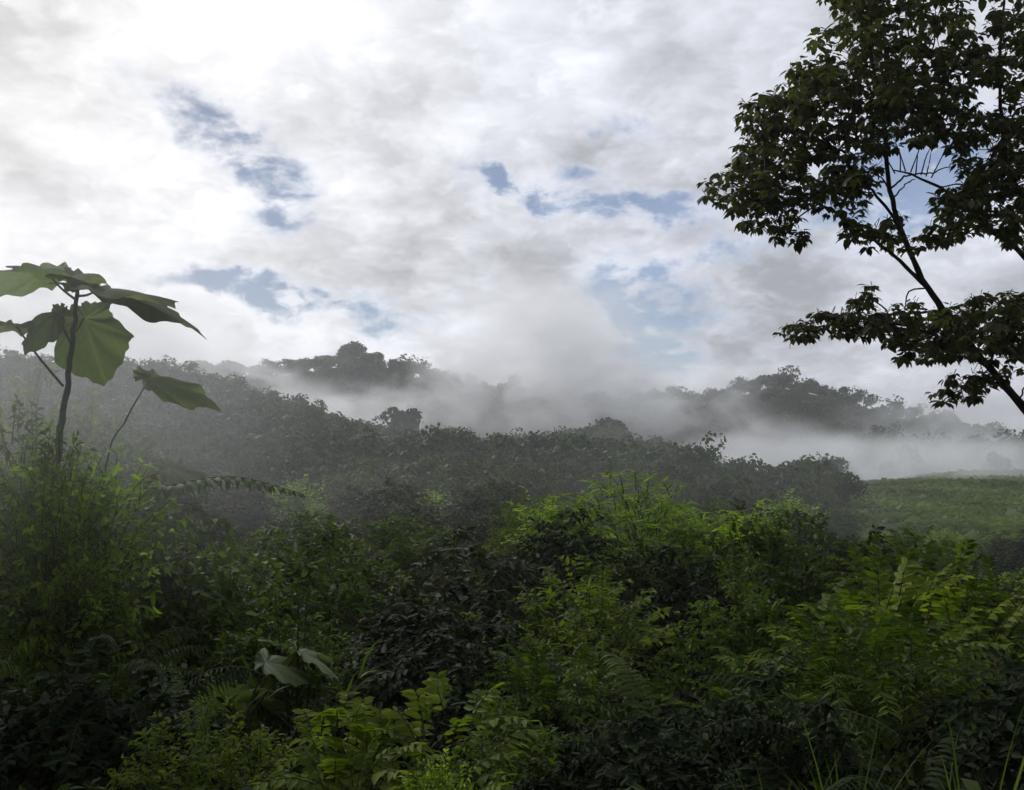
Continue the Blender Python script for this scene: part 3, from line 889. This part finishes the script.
sc1 = scatter(1, 54, 112, -120, 1150, 1.9, 2600, lambda px, d, g: not in_meadow(px, d))
w = merged_wood('hillside_scrub', sc1, 1.7, 'scrub', .36, 300, 2, .9)
tag(w, 'unbroken dull scrub covering the slope between the thicket and the hills', 'scrub', kind='stuff')
sc2 = scatter(3, 108, 235, -160, 1180, 3.1, 3200, lambda px, d, g: not in_meadow(px, d) and not (px > 840 and d > 140))
w = merged_wood('hillside_wood', sc2 - np.array([0, 0, .6]), 2.7, 'far', .62, 300, 4, 1.0)
tag(w, 'dense dark wood covering the nearer hill on the left', 'woodland', kind='stuff')
sc3 = scatter(5, 176, 400, -120, 1150, 5.0, 3200, lambda px, d, g: d > 318 or (px > 815 + 12 * math.sin(d * .3) and d > 196 + 22 * math.sin(px * .045) * math.sin(px * .017 + 1) + g.uniform(0, 18)))
w = merged_wood('ridge_wood', sc3 - np.array([0, 0, .8]), 4.2, 'far', 1.0, 240, 6, 1.0)
tag(w, 'grey woodland on the far ridge fading into mist', 'woodland', kind='stuff')

# grass of the meadow
def meadow_grass():
    g = np.random.default_rng(12)
    lv = Leaves(T_CLUMP)
    n = 52000
    d = np.sqrt(48 ** 2 + (228 ** 2 - 48 ** 2) * g.uniform(0, 1, n) ** 1.5); px = g.uniform(835, 1130, n)
    k = px > 838 + 14 * np.sin(d * .2); d, px = d[k], px[k]
    x = (px - W / 2) / F * d; z = gz(x, d); n = len(x)
    tone = .42 + .36 * np.sin(x * .35 + d * .11) * np.cos(d * .16 - x * .08)
    s = g.uniform(.25, .7, n) * np.where(g.uniform(0, 1, n) < .03, 2.2, 1)
    lv.add(np.stack([x, d, z + g.uniform(.05, .45, n)], -1), unit(g.normal(0, 1, (n, 3)) * np.array([1, 1, .6])), unit(np.array([0, -.4, 1.0]) + g.normal(0, .5, (n, 3))), s, s, tone + g.normal(0, .13, n))
    return add_obj('meadow_grass', lv.mesh('meadow_grass', [M['meadow']]))


tag(meadow_grass(), 'soft green grass of the sloping meadow at the right below the mist', 'grass', kind='stuff')

# loose low growth between the shrubs
def undergrowth():
    g = np.random.default_rng(15)
    lv = Leaves(T_KITE)
    n = 60000
    d = g.uniform(3.2, 60, n) ** 1.0; d = 3.2 + (d - 3.2) ** 2 / 57; px = g.uniform(-420, 1480, n)
    x = (px - W / 2) / F * d * 1.05; z = gz(x, d)
    hgt = g.uniform(0, 1, n) ** 1.6 * np.interp(d, [3, 8, 20, 60], [.5, .9, 1.0, 1.2])
    s = g.uniform(.08, .2, n) * np.interp(d, [3, 20, 60], [.8, 1.1, 1.8])
    lv.add(np.stack([x, d, z + hgt], -1), unit(g.normal(0, 1, (n, 3)) * np.array([1, 1, .5])), unit(np.array([0, 0, 1.0]) + g.normal(0, .5, (n, 3))), s, s * .5, g.normal(.42, .2, n))
    return add_obj('undergrowth', lv.mesh('undergrowth', [M['scrub']]))


tag(undergrowth(), 'tangle of low leaves covering the ground between the shrubs', 'undergrowth', kind='stuff')


# single trees that stand out on the skylines
def canopy_tree(px, py, d, R, label, group=None, proto=[None, None, None], which=0, hf=1.3):
    x = (px - W / 2) / F * d; zg = g1(x, d); top = P(px, py, d)[2]
    h = max(min(6.0, R * 1.2), top - zg)
    if proto[which] is None:
        g = np.random.default_rng(200 + which)
        p, dd, lt = crown_cloud(g, 1100, 1.0, 1.55, .2, 10)
        lv = Leaves(T_CLUMP)
        n = unit(dd + g.normal(0, .45, dd.shape)); s = g.uniform(.09, .19, len(p))
        lv.add(p, unit(np.cross(n, g.normal(0, 1, n.shape))), n, s, s, .5 + lt + g.normal(0, .1, len(p)))
        cm = lv.mesh('crown', [M['far']])
        tm = tube_mesh('trunk', [(0, 0, -.3), (.03, .02, .5), (-.02, .03, 1.0)], .07, .03, M['bark'], 6, 8)
        proto[which] = (cm, tm)
    cm, tm = proto[which]
    root = empty('tree', (x, d, zg))
    root.scale = (R, R, h / 1.72)
    root.rotation_euler = (0, 0, random.uniform(0, 6.28))
    add_obj('crown', cm, root); add_obj('trunk', tm, root)
    tag(root, label, 'tree', group)


canopy_tree(348, 341, 381, 7.5, 'tallest domed tree, crowning the highest point of the misty ridge', which=0)
canopy_tree(372, 353, 380, 6.5, 'tree touching the tallest domed tree on its right side', which=1)
canopy_tree(783, 373, 380, 7, 'domed tree crowning the misty hill at the right', which=0)
canopy_tree(232, 358, 378, 7, 'rounded tree on the ridge where it meets the left hill', which=2)
canopy_tree(402, 405, 205, 5.0, 'dark tree rising out of the mist below the ridge', which=1)
canopy_tree(610, 414, 202, 5.0, 'broad dark tree half lost in mist on the central rise', which=2)
canopy_tree(775, 465, 112, 2.2, 'small upright tree on the crest left of the bare sapling', which=0)
canopy_tree(680, 452, 120, 2.6, 'small bushy tree on the crest right of the central rise', which=2)
i = 0
for px, py, d, R in ((180, 428, 118, 3.2), (262, 446, 110, 2.6), (330, 448, 122, 3.0), (120, 418, 128, 3.4), (405, 462, 98, 2.4), (470, 452, 126, 3.0), (545, 452, 120, 2.8), (225, 415, 140, 3.4), (300, 470, 84, 2.2), (440, 484, 74, 2.0)):
    canopy_tree(px, py, d, R, 'rounded dark tree standing out of the scrub below the left hill', 'rounded trees in the scrub', which=i % 3); i += 1
for px, py in ((300, 354), (322, 349), (262, 362), (420, 362), (446, 372), (474, 381), (206, 357), (176, 362)):
    canopy_tree(px, py + 4, 379, random.uniform(5.5, 7.5), 'hazy tree in the row along the crest of the middle ridge', 'trees along the middle ridge crest', which=i % 3); i += 1
for px, py in ((752, 380), (768, 376), (806, 378), (826, 385), (850, 392)):
    canopy_tree(px, py + 3, 379, random.uniform(5.5, 7.0), 'hazy tree in the row along the crest of the right hill', 'trees along the right hill crest', which=i % 3); i += 1

# prototypes that were only copied from are not part of the place
def remove_tree(o):
    for c in children_of(o): remove_tree(c)
    bpy.data.objects.remove(o)


for o in list(PROTO.values()):
    remove_tree(o)
for o in COL.objects:
    if 'h' in o: del o['h']

# ------------------------------------------------------------------ haze and mist
def volume_mat(name, dens, col=(.965, .98, .995), aniso=.5, noise=None):
    m, nt, out = nodes_of(name)
    pv = nt.nodes.new('ShaderNodeVolumePrincipled')
    pv.inputs['Color'].default_value = (*col, 1); pv.inputs['Anisotropy'].default_value = aniso
    pv.inputs['Density'].default_value = dens
    if noise:
        sc, lo, hi, seed = noise
        tc = nt.nodes.new('ShaderNodeTexCoord')
        ln = nt.nodes.new('ShaderNodeVectorMath'); ln.operation = 'LENGTH'
        nt.links.new(tc.outputs['Object'], ln.inputs[0])
        fo = nt.nodes.new('ShaderNodeMapRange'); fo.interpolation_type = 'SMOOTHERSTEP'
        fo.inputs[1].default_value = .98; fo.inputs[2].default_value = .05; fo.inputs[3].default_value = 0; fo.inputs[4].default_value = 1
        nt.links.new(ln.outputs['Value'], fo.inputs[0])
        geo = nt.nodes.new('ShaderNodeNewGeometry')
        mp = nt.nodes.new('ShaderNodeMapping'); mp.inputs['Location'].default_value = (seed * 17.3, seed * 5.1, seed * 3.7)
        mp.inputs['Scale'].default_value = (1, 1, 1.5)
        nt.links.new(geo.outputs['Position'], mp.inputs['Vector'])
        nz = nt.nodes.new('ShaderNodeTexNoise'); nz.inputs['Scale'].default_value = sc; nz.inputs['Detail'].default_value = 3; nz.inputs['Distortion'].default_value = .9
        nt.links.new(mp.outputs[0], nz.inputs['Vector'])
        mr = nt.nodes.new('ShaderNodeMapRange'); mr.interpolation_type = 'SMOOTHSTEP'
        mr.inputs[1].default_value = lo; mr.inputs[2].default_value = hi; mr.inputs[3].default_value = 0; mr.inputs[4].default_value = 1
        nt.links.new(nz.outputs['Fac'], mr.inputs[0])
        a = nt.nodes.new('ShaderNodeMath'); a.operation = 'MULTIPLY'
        nt.links.new(fo.outputs[0], a.inputs[0]); nt.links.new(mr.outputs[0], a.inputs[1])
        b = nt.nodes.new('ShaderNodeMath'); b.operation = 'MULTIPLY'; b.inputs[1].default_value = dens
        nt.links.new(a.outputs[0], b.inputs[0]); nt.links.new(b.outputs[0], pv.inputs['Density'])
        m.cycles.volume_step_rate = 1.0
    nt.links.new(pv.outputs[0], out.inputs['Volume'])
    return m


def ball(name, nlat=12, nlon=20):
    v = [(0, 0, 1)]
    for i in range(1, nlat):
        t = math.pi * i / nlat
        for j in range(nlon):
            a = 2 * math.pi * j / nlon
            v.append((math.sin(t) * math.cos(a), math.sin(t) * math.sin(a), math.cos(t)))
    v.append((0, 0, -1)); n = len(v)
    tr, q = [], []
    for j in range(nlon):
        j2 = (j + 1) % nlon
        tr.append((0, 1 + j, 1 + j2)); tr.append((n - 1, n - 1 - nlon + j2, n - 1 - nlon + j))
        for i in range(nlat - 2):
            a = 1 + i * nlon
            q.append((a + j, a + nlon + j, a + nlon + j2, a + j2))
    return np.array(v), np.array(tr), np.array(q)


BV, BT, BQ = ball('ball')
MIST = [
    # px, py, d, (rx, ry, rz), density, (noise scale, lo, hi), label
    (335, 420, 285, (66, 44, 16), .075, (.050, .41, .58), 'white mist lying between the left hill and the ridge'),
    (430, 408, 310, (44, 38, 19), .042, (.060, .42, .62), 'broken mist climbing the right flank of the middle ridge'),
    (555, 368, 280, (50, 50, 42), .075, (.050, .38, .60), 'thick mist plume swallowing the centre of the ridge'),
    (880, 466, 195, (64, 72, 9.5), .10, (.055, .36, .62), 'white mist band along the foot of the right hill'),
    (680, 412, 315, (44, 40, 26), .052, (.050, .40, .60), 'mist drifting over the left shoulder of the right hill'),
    (935, 428, 300, (46, 40, 17), .030, (.060, .42, .58), 'torn mist hanging before the right flank of the right hill'),
    (110, 340, 300, (66, 40, 24), .045, (.040, .36, .60), 'grey mist rising behind the left hill'),
    (1010, 448, 270, (42, 40, 11), .045, (.060, .42, .62), 'torn mist over the lower right end of the hill'),
    (500, 440, 175, (60, 30, 12), .010, (.060, .38, .62), 'faint mist veil on the dark central slope'),
    (520, 348, 400, (90, 40, 30), .008, (.026, .38, .62), 'high thin mist hanging above the ridge'),
    (250, 378, 262, (26, 16, 9), .075, (.09, .40, .58), 'small wisp rising off the crest of the left hill'),
    (455, 372, 300, (20, 16, 14), .080, (.09, .40, .58), 'small wisp climbing past the right end of the middle ridge'),
    (640, 392, 262, (20, 16, 15), .080, (.09, .40, .58), 'small wisp standing between the ridge and the right hill'),
    (955, 415, 290, (24, 16, 11), .055, (.09, .40, .58), 'small wisp over the falling right end of the right hill'),
    (760, 440, 190, (24, 14, 7), .075, (.10, .40, .58), 'small wisp snagged on the scrub before the right hill'),
    (-20, 345, 9.0, (5.2, 7.2, 3.6), .056, (.16, .15, .60), 'faint mist added over the left thicket to imitate lens glare'),  # added mist, stands in for the lens glare on the left
    (560, 500, 38, (36, 24, 5.0), .005, (.10, .28, .62), 'faint low mist added over the middle slope thicket to lift its dark tones'),  # added thin mist, lifts the blacks the way veiling glare does
]
for k, (px, py, d, r, dens, nz, lab) in enumerate(MIST):
    me = make_mesh('mist_bank', BV, [BT, BQ], [volume_mat('mist', dens, noise=(*nz, k + 1))], smooth=True)
    o = add_obj('mist_bank', me, None, P(px, py, d)); o.scale = r
    tag(o, lab, 'mist', 'mist banks among the hills', kind='stuff')


def box_mesh(name, a, b, mat):
    v = [(x, y, z) for x in (a[0], b[0]) for y in (a[1], b[1]) for z in (a[2], b[2])]
    q = np.array([(0, 1, 3, 2), (4, 6, 7, 5), (0, 4, 5, 1), (2, 3, 7, 6), (0, 2, 6, 4), (1, 5, 7, 3)])
    return make_mesh(name, v, [q], [mat])


zmin = float(gr.data.vertices and min(v.co.z for v in gr.data.vertices))
hz = add_obj('haze', box_mesh('haze', (-4700, -70, zmin - 1.0), (4700, 3080, 62), volume_mat('haze', .00052, aniso=.5)))
tag(hz, 'pale even haze filling the valley air', 'haze', kind='stuff')

# ------------------------------------------------------------------ sky and sun
SUN_PX, SUN_PY = -30, 50
sd = unit(P(SUN_PX, SUN_PY, 10.0) - np.array([0, 0, EYE]))
SUN_AZ = math.atan2(sd[0], sd[1]); SUN_EL = math.radians(38)
sunv = Vector((math.sin(SUN_AZ) * math.cos(SUN_EL), math.cos(SUN_AZ) * math.cos(SUN_EL), math.sin(SUN_EL)))
ld = bpy.data.lights.new('sun', 'SUN'); ld.energy = 1.5; ld.angle = math.radians(12); ld.color = (1, .965, .92)
lo = bpy.data.objects.new('sun', ld); COL.objects.link(lo)
lo.rotation_euler = (-sunv).to_track_quat('-Z', 'Y').to_euler()

wd = bpy.data.worlds.new('World'); S.world = wd; wd.use_nodes = True
nt = wd.node_tree; nt.nodes.clear()
N = nt.nodes.new; LK = nt.links.new


def mth(op, a, b=None, c=None):
    n = N('ShaderNodeMath'); n.operation = op
    for i, v in enumerate((a, b, c)):
        if v is None: continue
        if isinstance(v, (int, float)): n.inputs[i].default_value = v
        else: LK(v, n.inputs[i])
    return n.outputs[0]


wo = N('ShaderNodeOutputWorld'); bg = N('ShaderNodeBackground'); bg.inputs[1].default_value = .1
sky = N('ShaderNodeTexSky'); sky.sky_type = 'NISHITA'; sky.sun_disc = False
sky.sun_elevation = SUN_EL; sky.sun_rotation = -SUN_AZ; sky.altitude = 800; sky.dust_density = .6; sky.air_density = 1.0
tc = N('ShaderNodeTexCoord'); sep = N('ShaderNodeSeparateXYZ')
LK(tc.outputs['Generated'], sep.inputs[0])
X, Y, Z = sep.outputs
zc = mth('MAXIMUM', Z, 0.0)
den = mth('ADD', zc, .42)
cmb = N('ShaderNodeCombineXYZ'); LK(mth('DIVIDE', X, den), cmb.inputs[0]); LK(mth('DIVIDE', Y, den), cmb.inputs[1]); LK(mth('MULTIPLY', zc, 1.2), cmb.inputs[2])


def noise(vec, scale, detail, rough=.55, dist=0.0):
    n = N('ShaderNodeTexNoise'); n.inputs['Scale'].default_value = scale; n.inputs['Detail'].default_value = detail
    n.inputs['Roughness'].default_value = rough; n.inputs['Distortion'].default_value = dist
    LK(vec, n.inputs['Vector']); return n


n1 = noise(cmb.outputs[0], 3.4, 8, .52, .2)
n2 = noise(cmb.outputs[0], 9.5, 8, .55, .2)
n3 = noise(cmb.outputs[0], 1.4, 4, .5)
wv = noise(tc.outputs['Generated'], 9, 6, .6)
ws = N('ShaderNodeSeparateXYZ'); LK(wv.outputs['Color'], ws.inputs[0])
az = mth('ADD', mth('ARCTAN2', X, Y), mth('MULTIPLY', mth('SUBTRACT', ws.outputs[0], .5), .16))
el = mth('ADD', mth('ARCSINE', Z), mth('MULTIPLY', mth('SUBTRACT', ws.outputs[1], .5), .12))
GAPS = [(228, 140, 72, 20, -32, 1.05), (258, 212, 22, 20, 0, 1.0), (512, 184, 46, 12, -4, 1.3), (640, 206, 66, 11, -6, 1.2), (628, 128, 22, 9, 0, .7),
        (590, 167, 20, 8, -20, .8), (290, 304, 95, 11, -7, 1.5), (648, 298, 28, 30, 0, 1.6), (665, 354, 40, 14, 0, 1.6), (715, 250, 50, 10, 5, .8), (918, 168, 60, 34, 20, 1.9), (700, 315, 40, 10, 0, .6)]
tot = None
for (px, py, rx, ry, rot, am) in GAPS:
    v = unit(P(px, py, 10.0) - np.array([0, 0, EYE]))
    a0, e0 = math.atan2(v[0], v[1]), math.asin(v[2])
    da = mth('SUBTRACT', az, a0); de = mth('SUBTRACT', el, e0)
    c, s = math.cos(math.radians(rot)), math.sin(math.radians(rot))
    u = mth('MULTIPLY', mth('ADD', mth('MULTIPLY', da, c), mth('MULTIPLY', de, s)), F / rx)
    w_ = mth('MULTIPLY', mth('SUBTRACT', mth('MULTIPLY', de, c), mth('MULTIPLY', da, s)), F / ry)
    r2 = mth('ADD', mth('MULTIPLY', u, u), mth('MULTIPLY', w_, w_))
    gss = mth('MULTIPLY', mth('EXPONENT', mth('MULTIPLY', r2, -.55)), am)
    tot = gss if tot is None else mth('ADD', tot, gss)
gap = N('ShaderNodeMapRange'); gap.interpolation_type = 'SMOOTHSTEP'
gap.inputs[1].default_value = .04; gap.inputs[2].default_value = 1.25; gap.inputs[3].default_value = 0; gap.inputs[4].default_value = .84
n4 = noise(cmb.outputs[0], 13.0, 9, .6, .2)
br = N('ShaderNodeMapRange'); br.inputs[1].default_value = .36; br.inputs[2].default_value = .62; br.inputs[3].default_value = .3; br.inputs[4].default_value = 1.35
LK(n4.outputs['Fac'], br.inputs[0])
LK(mth('MULTIPLY', tot, br.outputs[0]), gap.inputs[0])
# cloud radiance: lumpy sheet, thinner and brighter towards the sun
dot = N('ShaderNodeVectorMath'); dot.operation = 'DOT_PRODUCT'; LK(tc.outputs['Generated'], dot.inputs[0]); dot.inputs[1].default_value = unit(P(SUN_PX, SUN_PY, 10.0) - np.array([0, 0, EYE]))
glow = mth('POWER', mth('MAXIMUM', dot.outputs['Value'], 0.0), 9.0)
vw = N('ShaderNodeVectorMath'); vw.operation = 'MULTIPLY_ADD'; LK(n2.outputs['Color'], vw.inputs[0]); vw.inputs[1].default_value = (.34, .34, .34); LK(cmb.outputs[0], vw.inputs[2])
vo = N('ShaderNodeTexVoronoi'); vo.feature = 'SMOOTH_F1'; vo.inputs['Scale'].default_value = 8.0; vo.inputs['Smoothness'].default_value = .6
vo.inputs['Detail'].default_value = 2.0
LK(vw.outputs[0], vo.inputs['Vector'])
bri = mth('ADD', mth('MULTIPLY', n1.outputs['Fac'], 12.0), mth('MULTIPLY', n2.outputs['Fac'], 4.0))
bri = mth('ADD', bri, mth('MULTIPLY', n3.outputs['Fac'], 5.0))
bri = mth('SUBTRACT', bri, mth('MULTIPLY', vo.outputs['Distance'], 2.6))
bri = mth('ADD', bri, mth('MULTIPLY', glow, 4.0))
bri = mth('SUBTRACT', bri, 2.7)
ring = mth('MULTIPLY', gap.outputs[0], mth('SUBTRACT', 1.0, gap.outputs[0]))
bri = mth('ADD', bri, mth('MULTIPLY', ring, 7.0))
bri = mth('MINIMUM', mth('MAXIMUM', bri, 3.6), 10.0)
cc = N('ShaderNodeMix'); cc.data_type = 'RGBA'
cc.inputs[6].default_value = (.935, .97, 1.075, 1); cc.inputs[7].default_value = (1.0, .99, 1.0, 1)
LK(glow, cc.inputs[0])
vm = N('ShaderNodeVectorMath'); vm.operation = 'SCALE'; LK(cc.outputs[2], vm.inputs[0]); LK(bri, vm.inputs['Scale'])
mx = N('ShaderNodeMix'); mx.data_type = 'RGBA'
thin = N('ShaderNodeMix'); thin.data_type = 'RGBA'; thin.blend_type = 'MULTIPLY'; thin.inputs[0].default_value = 1
LK(sky.outputs[0], thin.inputs[6]); thin.inputs[7].default_value = (.38, .44, .54, 1)
LK(gap.outputs[0], mx.inputs[0]); LK(vm.outputs[0], mx.inputs[6]); LK(thin.outputs[2], mx.inputs[7])
LK(mx.outputs[2], bg.inputs[0]); LK(bg.outputs[0], wo.inputs[0])

# ------------------------------------------------------------------ render settings
S.render.engine = 'CYCLES'
S.cycles.max_bounces = 6; S.cycles.diffuse_bounces = 3; S.cycles.glossy_bounces = 2
S.cycles.transmission_bounces = 4; S.cycles.volume_bounces = 2; S.cycles.transparent_max_bounces = 8
S.cycles.use_adaptive_sampling = True; S.cycles.adaptive_threshold = .025
S.cycles.use_denoising = True
try: S.cycles.denoiser = 'OPENIMAGEDENOISE'
except Exception: pass
S.cycles.sample_clamp_indirect = 4
S.view_settings.view_transform = 'Standard'
S.view_settings.look = 'None'
S.view_settings.exposure = 0.15
S.view_settings.gamma = 1.0
S.view_settings.use_curve_mapping = False
